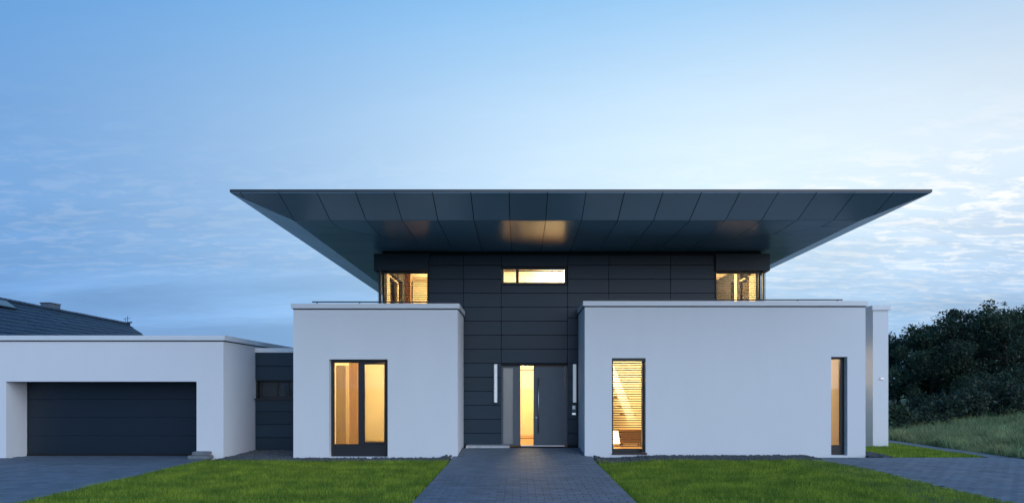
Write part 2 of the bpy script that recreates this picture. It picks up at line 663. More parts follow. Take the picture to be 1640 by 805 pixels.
# narrow path that runs back past the free-standing wall
pave('path', 10.72, 11.22, 15.62, 30.0, pw=0.25)

# ------------------------------------------------------------------ roofs, walls and rooms of the house
YF, YW = 16.0, 17.70
house = thing('modern_house', (1.4, 20.0, 0.0),
              'white rendered two-storey house with wide dark overhanging roof and anthracite panel centre', 'house')

LB = (-5.30, -1.45)            # left box, x
RB = (1.53, 8.11)              # right box, x
LZ, RZ = 3.61, 3.67            # parapet tops
w1 = (WX(527, YF), WX(621, YF), 0.02, WZ(575, YF))
w2 = (WX(980, YF), WX(1034, YF), WZ(725, YF) , WZ(573, YF))
w3 = (WX(1331, YF), WX(1357, YF), 0.06, WZ(571, YF))


def side_plate(b, x0, x1, y0, y1, z0, z1, holes):
    """wall slab running along Y with openings (y0, y1, z0, z1)"""
    t = MB().plate(y0, y1, z0, z1, x0, x1, holes)
    b.add([(v[1], v[0], v[2]) for v in t.v], [f[::-1] for f in t.f])


def coping_ring(parent, x0, x1, y0, y1, z, front_only_y=None):
    """white metal cap on a parapet: front and both sides, with a dark strip below drawn as its shadow line"""
    b = MB()
    o = 0.045
    w = 0.34
    b.box(x0 - o, x1 + o, y0 - o, y0 + w, z - 0.115, z)
    b.box(x0 - o, x0 + w, y0 + w, y1, z - 0.115, z)
    b.box(x1 - w, x1 + o, y0 + w, y1, z - 0.115, z)
    c = b.build('coping', M['coping'], parent, bevel=0.006)
    b = MB()
    g = 0.004
    b.box(x0 - g, x1 + g, y0 - g, y0 + 0.2, z - 0.140, z - 0.1152)
    b.box(x0 - g, x0 + 0.2, y0 + 0.2, y1, z - 0.140, z - 0.1152)
    b.box(x1 - 0.2, x1 + g, y0 + 0.2, y1, z - 0.140, z - 0.1152)
    b.build('shadow_strip', M['dark_gap'], parent)  # dark strip painting the shadow line under the cap
    return c


# left box
b = MB()
b.plate(LB[0], LB[1], -0.3, LZ - 0.13, YF, YF + 0.3, [w1])
b.box(LB[0], LB[0] + 0.28, YF + 0.3, 25.5, -0.3, LZ - 0.13)
b.box(LB[1] - 0.28, LB[1], YF + 0.3, YW + 0.2, -0.3, LZ - 0.13)
lw = b.build('wall', M['render'], house)
coping_ring(lw, LB[0], LB[1], YF, YW - 0.06, LZ)
b = MB()
b.box(LB[0] + 0.28, LB[1] - 0.28, YF + 0.3, 25.5, LZ - 0.38, LZ - 0.2)
b.build('terrace_deck', M['roofing'], house)
# right box
b = MB()
b.plate(RB[0], RB[1], -0.3, RZ - 0.13, YF, YF + 0.3, [w2, w3])
b.box(RB[0], RB[0] + 0.28, YF + 0.3, YW + 0.2, -0.3, RZ - 0.13)
side_hole = (18.55, 19.9, 2.1, 2.75)
side_plate(b, RB[1] - 0.28, RB[1], YF + 0.3, 25.5, -0.3, RZ - 0.13, [side_hole])
rw = b.build('wall', M['render'], house)
coping_ring(rw, RB[0], RB[1], YF, YW - 0.06, RZ)
b = MB()
b.box(RB[1] - 0.3, RB[1] + 0.045, YW - 0.06, 25.5, RZ - 0.115, RZ)
b.build('coping', M['coping'], rw)
b = MB()
b.box(RB[0] + 0.28, RB[1] - 0.28, YF + 0.3, 25.5, RZ - 0.40, RZ - 0.22)
b.build('terrace_deck', M['roofing'], house)

# upper body: backing wall with openings behind the panels
BX0, BX1 = -3.56, 6.27
door_hole = (-0.47, 1.247, 0.10, 2.275)
uw = (WX(803.5, YW), WX(907.5, YW), WZ(455, YW), WZ(428, YW))
lc = (BX0 - 0.01, WX(687, YW), 3.55, 4.66)
rc = (WX(1145, YW), BX1 + 0.01, 3.55, 4.66)
b = MB()
lowl, lowr = (BX0 - 1, -1.46, -0.3, 3.40), (1.54, BX1 + 1, -0.3, 3.40)
b.plate(BX0, BX1, -0.2, 5.17, YW + 0.045, YW + 0.22, [door_hole, uw, lc, rc, lowl, lowr])
side_plate(b, BX0, BX0 + 0.2, YW + 0.22, 26.0, 3.3, 5.17, [(YW + 0.2, 19.6, 3.55, 4.66)])
side_plate(b, BX1 - 0.2, BX1, YW + 0.22, 26.0, 3.3, 5.17, [(YW + 0.2, 19.6, 3.55, 4.66)])
b.box(BX0 + 0.2, BX1 - 0.2, 25.8, 26.0, -0.2, 5.17)
b.build('wall_core', M['dark_gap'], house)

# anthracite panels in front of it
rowz = [2.28 + k * 0.3627 for k in range(-6, 8)]
TOPZ = 5.085


def panel_column(x0, x1, z0, z1, extra=(), skip=()):
    zs = [z0] + [z for z in rowz if z0 + 0.12 < z < z1 - 0.12] + [z1]
    for a, c in zip(zs[:-1], zs[1:]):
        g = 0.010
        piece('cladding_panel', (x1 - x0 - g, 0.04, c - a - g), ((x0 + x1) / 2, YW + 0.02, (a + c) / 2), M['clad'], house, 0.003)


panel_column(-1.45, -0.47, 0.15, TOPZ)
panel_column(-0.47, 1.247, 2.28, uw[2] - 0.02)
panel_column(-0.47, 1.247, uw[3] + 0.02, TOPZ)
panel_column(1.247, 1.53, 0.15, 3.45)
panel_column(1.247, 2.316, 3.45 + 0.0, TOPZ)
panel_column(2.316, 3.919, 3.4, TOPZ)
panel_column(3.919, rc[0], 3.4, TOPZ)
panel_column(lc[1], -1.45, 3.4, TOPZ)
# side walls of the upper body behind the corner windows
for sx, nx in ((BX0, -1), (BX1, 1)):
    zs = [3.4, 3.731, 4.094, 4.456, 4.819, TOPZ]
    ys = [19.6, 21.2, 22.8, 24.4, 26.0]
    for i in range(4):
        for j in range(5):
            piece('cladding_panel', (0.04, ys[i + 1] - ys[i] - 0.01, zs[j + 1] - zs[j] - 0.01),
                  (sx + nx * 0.022, (ys[i] + ys[i + 1]) / 2, (zs[j] + zs[j + 1]) / 2), M['clad'], house, 0.003)
# deep pelmets over the corner windows
for x0, x1, xs0, xs1 in ((BX0 - 0.20, lc[1], BX0 - 0.20, BX0 + 0.02), (rc[0], BX1 + 0.20, BX1 - 0.02, BX1 + 0.20)):
    b = MB()
    b.box(x0, x1, YW - 0.075, YW + 0.04, WZ(433, YW - .075), 5.10)
    b.box(xs0, xs1, YW + 0.0405, 19.75, WZ(433, YW - .12), 5.10)
    b.build('blind_pelmet', M['clad'], house, bevel=0.004)


# ------------------------------------------------------------------ windows
def window(name, x0, x1, z0, z1, y, fw=0.055, mull=(), parent=house, glass='glass', depth=0.07, bottom=None, label=None):
    bf = bottom if bottom else fw
    b = MB()
    b.box(x0, x0 + fw, y, y + depth, z0, z1)
    b.box(x1 - fw, x1, y, y + depth, z0, z1)
    b.box(x0 + fw, x1 - fw, y, y + depth, z1 - fw, z1)
    b.box(x0 + fw, x1 - fw, y, y + depth, z0, z0 + bf)
    for mx, mw in mull:
        b.box(mx - mw / 2, mx + mw / 2, y - 0.004, y + depth, z0 + bf, z1 - fw)
    w = b.build(name, M['frame'], parent, bevel=0.004)
    edges = [x0 + fw] + [e for mx, mw in mull for e in (mx - mw / 2, mx + mw / 2)] + [x1 - fw]
    for a, c in zip(edges[0::2], edges[1::2]):
        p = MB().box(a, c, y + depth * 0.45, y + depth * 0.45 + 0.012, z0 + bf, z1 - fw)
        p.build('pane', M[glass], w)
    return w


def slats(parent, x0, x1, y, z0, z1, pitch=0.056, depth=0.062, along='x', tilt=12, ladders=True):
    key = ('slat', round(x1 - x0, 3), along, tilt)
    me = MESH_CACHE.get(key)
    if me is None:
        L = (x1 - x0)
        b = MB()
        t = R(tilt)
        prof = []
        for k in range(5):
            u = (k / 4 - 0.5)
            prof.append((u * depth * math.cos(t), u * depth * math.sin(t) + 0.006 * (1 - 4 * u * u)))
        v = []
        for s in (-L / 2, L / 2):
            for (py, pz) in prof:
                v.append((s, py, pz) if along == 'x' else (py, s, pz))
            for (py, pz) in reversed(prof):
                v.append((s, py, pz - 0.0025) if along == 'x' else (py, s, pz - 0.0025))
        n = 10
        f = [(i, (i + 1) % n, n + (i + 1) % n, n + i) for i in range(n)] + [tuple(range(n))[::-1], tuple(range(n, 2 * n))]
        o = b.add(v, f)
        me = bpy.data.meshes.new('slat')
        me.from_pydata(o.v, [], o.f)
        me.materials.append(M['slat'])
        MESH_CACHE[key] = me
    z = z1 - pitch * 0.6
    c = (x0 + x1) / 2
    off = rootpos(parent)
    while z > z0:
        o = bpy.data.objects.new('slat', me)
        o.location = (Vector((c, y, z)) if along == 'x' else Vector((y, c, z))) - off
        o.rotation_euler = (random.uniform(-0.03, 0.03), 0, 0) if along == 'x' else (0, random.uniform(-0.03, 0.03), 0)
        COL.objects.link(o)
        o.parent = parent
        z -= pitch


def blind(x0, x1, y, z0, z1, along='x', tilt=12):
    """venetian blind: guide wires and bottom rail carry the slats"""
    b = MB()
    if along == 'x':
        b.box(x0, x1, y - 0.012, y + 0.012, z0 - 0.018, z0)
        for x in (x0 + 0.008, x1 - 0.008):
            b.tube([(x, y, z0), (x, y, z1)], [0.004, 0.004], 6)
    else:
        b.box(y - 0.012, y + 0.012, x0, x1, z0 - 0.018, z0)
        for x in (x0 + 0.008, x1 - 0.008):
            b.tube([(y, x, z0), (y, x, z1)], [0.004, 0.004], 6)
    o = b.build('blind', M['slat'], house)
    slats(o, x0 + 0.004, x1 - 0.004, y, z0 + 0.02, z1, along=along, tilt=tilt)
    return o


# tall window of the left box
wy = YF + 0.17
mx = WX(578, wy)
window('tall_window', w1[0] + 0.004, w1[1] - 0.004, w1[2] + 0.01, w1[3] - 0.004, wy, fw=0.07, bottom=0.28)
mb = MB().box(mx - 0.055, mx + 0.055, wy - 0.012, wy + 0.085, w1[2] + 0.29, w1[3] - 0.074)
mb.build('window_mullion', M['frame'], house)
# opening sash on the right half, a second frame set slightly proud
window('window_sash', mx + 0.057, w1[1] - 0.076, w1[2] + 0.292, w1[3] - 0.078, wy - 0.014, fw=0.035, bottom=0.05, glass='glass')
# window with the blind
window('tall_window', w2[0] + 0.004, w2[1] - 0.004, w2[2] + 0.01, w2[3] - 0.004, YF + 0.19, fw=0.05, bottom=0.08)
MB().box(w2[0] - 0.0, w2[1] + 0.03, YF - 0.03, YF + 0.185, w2[2] - 0.03, w2[2] + 0.008).build('window_sill', M['frame'], house, bevel=0.003)
MB().box(w2[0] + 0.003, w2[1] - 0.003, YF + 0.03, YF + 0.16, w2[3] - 0.075, w2[3] - 0.002).build('blind_pelmet', M['frame'], house)
blind(w2[0] + 0.012, w2[1] - 0.075, YF + 0.09, w2[2] + 0.17, w2[3] - 0.08, tilt=-20)
MB().box(w2[1] - 0.072, w2[1] - 0.045, YF + 0.06, YF + 0.12, w2[2] + 0.012, w2[3] - 0.08).build('blind_guide', M['frame'], house)
# narrow window
window('narrow_window', w3[0] + 0.003, w3[1] - 0.003, w3[2] + 0.008, w3[3] - 0.003, YF + 0.15, fw=0.05, bottom=0.22)
MB().box(w3[1] - 0.105, w3[1] - 0.054, YF + 0.14, YF + 0.2, w3[2] + 0.23, w3[3] - 0.055).build('window_mullion', M['frame'], house)
# side window that lights the free-standing wall
sf = MB()
y0, y1, z0, z1 = side_hole
xg = RB[1] - 0.16
for q in ((y0, y0 + .05, z0, z1), (y1 - .05, y1, z0, z1), (y0 + .05, y1 - .05, z0, z0 + .05), (y0 + .05, y1 - .05, z1 - .05, z1)):
    sf.box(xg, xg + 0.06, *q)
sw = sf.build('side_window', M['frame'], house)
MB().box(xg + 0.02, xg + 0.032, y0 + .05, y1 - .05, z0 + .05, z1 - .05).build('pane', M['glass'], sw)
# strip window over the door
uwf = window('strip_window', uw[0] + 0.003, uw[1] - 0.003, uw[2] + 0.003, uw[3] - 0.003, YW + 0.03, fw=0.05, mull=[(WX(828.5, YW), 0.075)])
bl = MB().box(uw[0] + 0.06, uw[1] - 0.06, YW + 0.125, YW + 0.15, uw[3] - 0.09, uw[3] - 0.055).build('blind', M['slat'], house)
slats(bl, uw[0] + 0.06, WX(858, YW), YW + 0.14, uw[2] + 0.05, uw[3] - 0.09, tilt=4, depth=0.03)
# corner windows
for sgn, (h0, h1), bx in ((-1, (lc[0] + 0.01, lc[1]), BX0), (1, (rc[0], rc[1] - 0.01), BX1)):
    a, c = h0, h1
    zb, zt = 3.56, 4.655
    cw = window('corner_window', a + (0.002 if sgn > 0 else 0.0), c - (0.002 if sgn < 0 else 0.0), zb, zt, YW + 0.06, fw=0.05)
    sb = MB()
    xa, xb = (bx, bx + 0.06) if sgn < 0 else (bx - 0.06, bx)
    for q in ((19.53, 19.59, zb, zt), (YW + .131, 19.53, zb, zb + .05), (YW + .131, 19.53, zt - .05, zt)):
        sb.box(xa, xb, *q)
    s = sb.build('corner_window', M['frame'], house)
    MB().box(bx - sgn * 0.03 - 0.006, bx - sgn * 0.03 + 0.006, YW + 0.135, 19.53, zb + .05, zt - .05).build('pane', M['glass'], s)
    T_ = 40
    # blinds outside the glass on both faces
    if sgn < 0:
        blind(WX(611, YW - .08), lc[1] - 0.01, YW - 0.034, 3.62, zt - 0.02, tilt=22)
        blind(YW - 0.02, 19.5, bx - 0.10, 3.62, zt - 0.02, along='y', tilt=-T_)
        MB().box(bx - 0.07, bx - 0.012, YW - 0.09, YW - 0.03, 3.5, 4.645).build('blind_guide', M['frame'], house)
    else:
        blind(rc[0] + 0.01, WX(1221, YW - .08), YW - 0.034, 3.62, zt - 0.02, tilt=22)
        blind(YW - 0.02, 19.5, bx + 0.10, 3.62, zt - 0.02, along='y', tilt=T_)
        MB().box(bx + 0.012, bx + 0.05, YW - 0.09, YW - 0.03, 3.5, 4.645).build('blind_guide', M['frame'], house)

# ------------------------------------------------------------------ entrance door
DZ0 = 0.14
dx = lambda p: WX(p, YW)
b = MB()
dy = YW + 0.05
for q in ((-0.476, dx(806), DZ0, 2.226), (dx(822), dx(833.5), DZ0, 2.216), (dx(905), 1.254, DZ0, 2.226),
          (dx(806) + .001, dx(822) - .001, WZ(588.5, YW), 2.216), (dx(806) + .001, dx(822) - .001, DZ0, WZ(710.5, YW))):
    MB().box(q[0], q[1], dy, dy + 0.1, q[2], q[3]).build('door_frame', M['door'], house, bevel=0.004)
MB().box(-0.469, 1.246, YW - 0.012, YW + 0.23, 2.2165, 2.2745).build('door_lintel', M['dark_gap'], house)
MB().box(dx(806), dx(822), dy + 0.035, dy + 0.05, WZ(710.5, YW), WZ(588.5, YW)).build('side_light', M['frosted'], house)
b = MB()
b.box(dx(854.5), dx(905) - 0.004, dy + 0.012, dy + 0.08, DZ0 + 0.012, 2.212)
dl = b.build('door', M['door'], house, bevel=0.004)
b = MB()
hx = dx(862.5)
b.tube([(hx, dy - 0.06, WZ(692, YW)), (hx, dy - 0.06, WZ(605, YW))], [0.013, 0.013], 10)
for hz_ in (WZ(688, YW), WZ(610, YW)):
    b.tube([(hx, dy - 0.06, hz_), (hx, dy + 0.02, hz_)], [0.008, 0.008], 8)
b.build('handle', M['steel'], dl, smooth=True)
MB().tube([(dx(859), dy + 0.014, WZ(668, YW)), (dx(859), dy - 0.002, WZ(668, YW))], [0.02, 0.02], 12).build('lock', M['steel'], dl)
MB().box(dx(834), dx(904), dy - 0.02, dy + 0.1, DZ0 - 0.02, DZ0 + 0.010).build('door_sill', M['steel'], house)
MB().box(dx(833.5), dx(854.5), dy + 0.03, dy + 0.042, DZ0 + 0.012, 2.212).build('door_glass', M['glass'], house)
b = MB()
b.box(dx(833.5), dx(854.5), dy + 0.02, dy + 0.06, WZ(592.6, YW), WZ(591.6, YW))
b.box(dx(833.5), dx(854.5), dy + 0.02, dy + 0.06, WZ(702, YW), WZ(701, YW))
b.build('glazing_bar', M['frame'], house)

# ------------------------------------------------------------------ big roof with flared panelled soffit
YE, YFD, ZS, ZE = 13.5, 14.45, 5.18, 5.50
RX0, RX1 = WX(368, YE), WX(1493, YE)
YB = 30.0
FL = YFD - YE


def soff_z(x, y):
    d = min(x - RX0, RX1 - x, y - YE, YB - y)
    return ZS + max(0.0, 1 - d / FL) * (ZE - ZS)


def clip(poly, a, bb, c):
    """keep a*x+b*y<=c"""
    out = []
    for i in range(len(poly)):
        p, q = poly[i], poly[(i + 1) % len(poly)]
        dp, dq = a * p[0] + bb * p[1] - c, a * q[0] + bb * q[1] - c
        if dp <= 0:
            out.append(p)
        if dp * dq < 0:
            t = dp / (dp - dq)
            out.append((p[0] + t * (q[0] - p[0]), p[1] + t * (q[1] - p[1])))
    return out


def area(poly):
    return 0.5 * sum(poly[i][0] * poly[(i + 1) % len(poly)][1] - poly[(i + 1) % len(poly)][0] * poly[i][1] for i in range(len(poly)))


def inset(poly, g):
    if area(poly) < 0:
        poly = poly[::-1]
    res = poly
    n = len(poly)
    for i in range(n):
        p, q = poly[i], poly[(i + 1) % n]
        dx_, dy_ = q[0] - p[0], q[1] - p[1]
        L = math.hypot(dx_, dy_)
        if L < 1e-6:
            continue
        nx_, ny_ = dy_ / L, -dx_ / L
        res = clip(res, nx_, ny_, nx_ * p[0] + ny_ * p[1] - g)
        if len(res) < 3:
            return None
    return res


roof = MB()
# closed roof body: soffit backing, edge lip and a low pitched top
e = 0.03
cor = [(RX0, YE), (RX1, YE), (RX1, YB), (RX0, YB)]
inn = [(RX0 + FL, YE + FL), (RX1 - FL, YE + FL), (RX1 - FL, YB - FL), (RX0 + FL, YB - FL)]
mid = 0.5 * (RX0 + RX1)
v = [(x, y, ZE + 0.012) for x, y in cor] + [(x, y, ZS + e) for x, y in inn] + [(x, y, ZE + 0.062) for x, y in cor] + [(mid, YE + 6.7, ZE + 0.45), (mid, YB - 6.7, ZE + 0.45)]
f = [(0, 4, 5, 1), (1, 5, 6, 2), (2, 6, 7, 3), (3, 7, 4, 0), (4, 7, 6, 5)]
f += [(0, 1, 9, 8), (1, 2, 10, 9), (2, 3, 11, 10), (3, 0, 8, 11)]
f += [(8, 9, 12), (9, 10, 13, 12), (10, 11, 13), (11, 8, 12, 13)]
roof.add(v, f)
roof.m = [1] * 5 + [0] * 8
roofo = roof.build('roof', [M['fascia'], M['dark_gap']], house)
S0 = -0.204 - 20 * 0.7605
sector = {
    'front': lambda p: clip(clip(p, -1, 1, YE - RX0), 1, 1, RX1 + YE),
    'left': lambda p: clip(clip(p, 1, -1, RX0 - YE), 1, 1, RX0 + YB),
    'right': lambda p: clip(clip(p, -1, -1, -(RX1 + YE)), -1, 1, YB - RX1),
}


def add_soffit(poly, flare):
    q = inset(poly, 0.008)
    if not q or len(q) < 3 or abs(area(q)) < 0.004:
        return
    pts = [(x, y, soff_z(x, y)) for x, y in q]
    b = MB()
    b.prism(pts, dirv=(0, 0, 0.014))
    b.build('soffit_panel', M['soffit'], roofo)


for name, cl_ in sector.items():
    if name == 'front':
        strips = [(S0 + i * 0.7605, S0 + (i + 1) * 0.7605) for i in range(0, 60)]
        rng_ = [((a, YE), (c, YE), (c, YFD), (a, YFD)) for a, c in strips if c > RX0 and a < RX1]
        rng2 = [((a, YFD), (c, YFD), (c, YW + 0.02), (a, YW + 0.02)) for a, c in strips if c > RX0 and a < RX1]
    else:
        strips = [(YE + i * 0.7605, YE + (i + 1) * 0.7605) for i in range(0, 22)]
        yw_ = YW + 0.02
        halves = []
        for a, c in strips:
            if a < yw_ < c:
                halves += [(a, yw_), (yw_, c)]
            else:
                halves.append((a, c))
        if name == 'left':
            rng_ = [((RX0, a), (RX0 + FL, a), (RX0 + FL, c), (RX0, c)) for a, c in strips]
            rng2 = [((RX0 + FL, a), (xl, a), (xl, c), (RX0 + FL, c)) for a, c in halves for xl in [(BX0 + 0.03) if a > yw_ - 0.001 else 1.0]]
        else:
            rng_ = [((RX1 - FL, a), (RX1, a), (RX1, c), (RX1 - FL, c)) for a, c in strips]
            rng2 = [((xl, a), (RX1 - FL, a), (RX1 - FL, c), (xl, c)) for a, c in halves for xl in [(BX1 - 0.03) if a > yw_ - 0.001 else 1.0]]
    for rr, fl in ((rng_, True), (rng2, False)):
        for r in rr:
            p = cl_(list(r))
            if len(p) >= 3 and abs(area(p)) > 0.005:
                add_soffit(p, fl)

# ------------------------------------------------------------------ terrace railings (only the top rails clear the parapets)
for (a, c, z, dk, nm) in ((WX(500, 16.45), WX(721, 16.45), WZ(483, 16.45), LZ - 0.2, 4), (WX(952, 16.45), WX(1349, 16.45), WZ(479.6, 16.45), RZ - 0.22, 7)):
    b = MB()
    b.box(a, c, 16.43, 16.47, z - 0.018, z + 0.008)
    ra = b.build('railing', M['frame'], house, bevel=0.003)
    for k in range(nm):
        x = a + 0.12 + (c - a - 0.24) * k / (nm - 1)
        MB().box(x - 0.012, x + 0.012, 16.44, 16.462, dk, z - 0.018).build('railing_post', M['frame'], ra)

# ------------------------------------------------------------------ link between house and garage
YL = 17.9
LX0, LX1 = WX(409, YL), LB[0]
link = MB()
lwn = (LX0 + 0.05, LX1 - 0.005, WZ(638, YL), WZ(609, YL))
link.plate(LX0, LX1 + 0.1, -0.2, 2.56, YL + 0.05, YL + 0.25, [lwn])
link.box(LX0, LX1 + 0.1, YL + 0.25, 23, 2.4, 2.56)
link.build('link_wall', M['dark_gap'], house)
MB().box(LX0, LX1 - 0.003, YL - 0.03, YL + 0.3, 2.565, WZ(557, YL)).build('coping', M['coping'], house, bevel=0.005)
zz = [WZ(638, YL), 1.02, 0.68, 0.34, 0.0]
for a, c in list(zip(zz[1:], zz[:-1])) + [(WZ(609, YL), WZ(586, YL)), (WZ(586, YL), 2.56)]:
    piece('cladding_panel', (LX1 - LX0 - 0.01, 0.045, c - a - 0.01), ((LX0 + LX1) / 2, YL + 0.0225, (a + c) / 2), M['clad'], house, 0.003)
MB().box(LX0 - 0.03, LX1 - 0.004, YL - 0.06, YL + 0.18, lwn[2] - 0.028, lwn[2] + 0.004).build('window_sill', M['frame'], house)
window('link_window', lwn[0] + 0.005, lwn[1] - 0.005, lwn[2] + 0.006, lwn[3] - 0.005, YL + 0.14, fw=0.05, mull=[(WX(441, YL), 0.05), (WX(459, YL), 0.035)], glass='link_glass')
MB().box(LX0 + 0.02, LX1, YL + 1.6, YL + 1.7, 0, 2.4).build('interior_wall', M['white'], house)


# ------------------------------------------------------------------ rooms
def room(x0, x1, y0, y1, z0, z1, m=None, floor='wood', side=None, lside=None):
    t = 0.06
    b = MB()
    b.mi = 0
    b.box(x0 - t, x1 + t, y1, y1 + t, z0 - t, z1 + t)
    if lside is None:
        b.box(x0 - t, x0, y0, y1, z0 - t, z1 + t)
    else:
        side_plate(b, x0 - t, x0, y0, y1, z0 - t, z1 + t, [lside])
    if side is None:
        b.box(x1, x1 + t, y0, y1, z0 - t, z1 + t)
    else:
        side_plate(b, x1, x1 + t, y0, y1, z0 - t, z1 + t, [side])
    b.box(x0, x1, y0, y1, z1, z1 + t)
    b.mi = 1
    b.box(x0, x1, y0, y1, z0 - t, z0)
    return b.build('interior_wall', [m or M['plaster_in'], M[floor]], house)


room(-4.98, -1.80, YF + 0.25, 20.6, 0.03, 2.95)
room(-1.12, 1.45, YW + 0.17, 21.5, 0.14, 2.7)
room(1.86, 4.9, YF + 0.25, 20.5, 0.06, 2.95)
room(5.2, 7.78, YF + 0.25, 21.5, 0.06, 2.95, side=(18.5, 19.95, 2.05, 2.8))
room(BX0 + 0.085, -1.2, YW + 0.17, 21.5, 3.52, 4.95, lside=(18.3, 19.5, 3.55, 4.62))
room(-0.75, 1.5, YW + 0.17, 20.5, 3.7, 4.98)
room(3.9, BX1 - 0.085, YW + 0.17, 21.5, 3.52, 4.95, side=(18.4, 19.4, 3.55, 4.62))


def ceiling_lamp(x, y, z, power, label, size=0.18, col=(1.0, 0.68, 0.29)):
    """flush round ceiling lamp: metal plate and glowing opal bowl"""
    t = thing('ceiling_lamp', (x, y, z), label, 'lamp')
    MB().tube([(x, y, z), (x, y, z - 0.03)], [size * 0.75, size * 0.75], 16).build('lamp_base', M['steel'], t)
    b = MB()
    prof = [(size, 0.03), (size * 0.98, 0.06), (size * 0.8, 0.10), (size * 0.45, 0.125), (0.01, 0.132)]
    b.tube([(x, y, z - d) for r, d in prof], [r for r, d in prof], 16)
    b.build('lamp_shade', M['glow'], t, smooth=True)
    lamp_light('lamp_light', (x, y, z - 0.32), power * 4.5, 0.25, col)
    return t


M['glow'] = emit_mat('lamp_glow', (1.0, 0.68, 0.32), 10.0)
ceiling_lamp(-2.9, 18.4, 2.95, 60, 'round glowing ceiling lamp inside the room behind the tall two-pane window')
ceiling_lamp(0.15, 19.6, 2.7, 55, 'round glowing ceiling lamp in the hall behind the front door')
ceiling_lamp(3.1, 18.2, 2.95, 82, 'round glowing ceiling lamp inside the room behind the tall blind', col=(1.0, 0.74, 0.34))
ceiling_lamp(6.6, 18.9, 2.95, 22, 'round glowing ceiling lamp inside the room behind the narrow window', col=(1.0, 0.72, 0.44))
ceiling_lamp(-2.2, 19.6, 4.95, 60, 'round glowing ceiling lamp upstairs in the left corner room')
ceiling_lamp(1.1, 19.6, 4.98, 50, 'round glowing ceiling lamp upstairs behind the strip window', 0.15, col=(1.0, 0.78, 0.42))
ceiling_lamp(4.9, 19.6, 4.95, 75, 'round glowing ceiling lamp upstairs in the right corner room')

# interior pieces that can be made out through the panes
bc = thing('cupboard', (-4.85, 18.9, 0.03), 'tall taupe cupboard on the side wall, seen through the left pane of the tall window', 'cupboard')
MB().box(-4.975, -4.74, 18.53, 19.6, 0.03, 2.25).build('carcass', M['taupe'], bc, bevel=0.004)
for k in range(2):
    MB().box(-4.738, -4.72, 18.54 + k * 0.53, 19.06 + k * 0.53, 0.08, 2.23).build('door', M['taupe'], bc, bevel=0.003)
# curtain in the left pane
b = MB()
n = 40
x0, x1 = WX(559, 16.62), WX(576.5, 16.62)
v = []
for i in range(n + 1):
    x = x0 + (x1 - x0) * i / n
    y = 16.62 + 0.03 * math.sin(i * 1.25)
    v += [(x, y, 0.05), (x, y, 2.55)]
b.add(v, [(2 * i, 2 * i + 2, 2 * i + 3, 2 * i + 1) for i in range(n)])
b.add([(a, c + 0.006, d) for a, c, d in v], [(2 * i + 1, 2 * i + 3, 2 * i + 2, 2 * i) for i in range(n)])
ct = b.build('curtain', M['curtain'], None, smooth=True)
tag(ct, 'tan curtain hanging behind the left pane of the tall window', 'curtain')
# tall wardrobe at the back of the left room
wd = thing('wardrobe', (-3.7, 20.3, 0.03), 'pale yellow lit wardrobe behind the right pane of the tall window', 'wardrobe')
MB().box(-4.72, -2.68, 20.2, 20.58, 0.03, 2.5).build('carcass', M['plaster_in'], wd)
for k in range(3):
    MB().box(-4.71 + k * 0.68, -4.71 + k * 0.68 + 0.67, 20.175, 20.199, 0.08, 2.48).build('door', M['plaster_in'], wd)
# armchair-like low bench, stair and sideboard behind the blind
st = thing('staircase', (3.0, 19.2, 0.06), 'timber staircase rising behind the tall blind on the right', 'staircase')
MB().prism([(2.1, 19.0, 2.9), (2.35, 19.0, 2.9), (3.25, 19.0, 0.75), (3.0, 19.0, 0.75)], dirv=(0, 0.08, 0)).build('stringer', M['white'], st)
for k in range(8):
    zz_ = 0.85 + k * 0.24
    xx_ = 3.1 - k * 0.1
    MB().box(xx_ - 0.16, xx_ + 0.16, 19.09, 20.0, zz_, zz_ + 0.045).build('step', M['wood'], st)
sbd = thing('sideboard', (2.9, 18.6, 0.06), 'low brown sideboard behind the bottom of the tall blind', 'sideboard')
MB().box(2.72, 3.3, 18.3, 18.75, 0.16, 0.50).build('body', M['wood_dark'], sbd, bevel=0.006)
MB().box(2.70, 3.32, 18.28, 18.77, 0.50, 0.53).build('top', M['wood'], sbd)
for x_ in (2.76, 3.26):
    for y_ in (18.34, 18.71):
        MB().box(x_ - 0.02, x_ + 0.02, y_ - 0.02, y_ + 0.02, 0.06, 0.16).build('leg', M['wood_dark'], sbd)
fl = thing('floor_lamp', (2.42, 17.6, 0.06), 'glowing floor lamp at the lower left behind the tall blind', 'lamp')
MB().tube([(2.42, 17.6, 0.06), (2.42, 17.6, 0.09)], [0.12, 0.12], 16).build('base', M['steel'], fl)
MB().tube([(2.42, 17.6, 0.09), (2.42, 17.6, 0.2)], [0.012, 0.012], 8).build('pole', M['steel'], fl)
MB().tube([(2.42, 17.6, 0.2), (2.42, 17.6, 0.52)], [0.17, 0.12], 18).build('lamp_shade', M['glow'], fl, smooth=True)
# upstairs pieces seen against the lit rooms
tag(MB().box(-3.20, -3.03, 19.0, 19.1, 3.522, 4.945).build('wooden_panel', M['wood'], None, bevel=0.004), 'brown wooden panel standing upstairs behind the left corner window', 'panel')
tag(MB().box(5.93, 6.02, 18.62, 18.85, 3.522, 4.945).build('pillar', M['plaster_in'], None, bevel=0.004), 'pale lit pillar upstairs behind the right corner window', 'pillar')

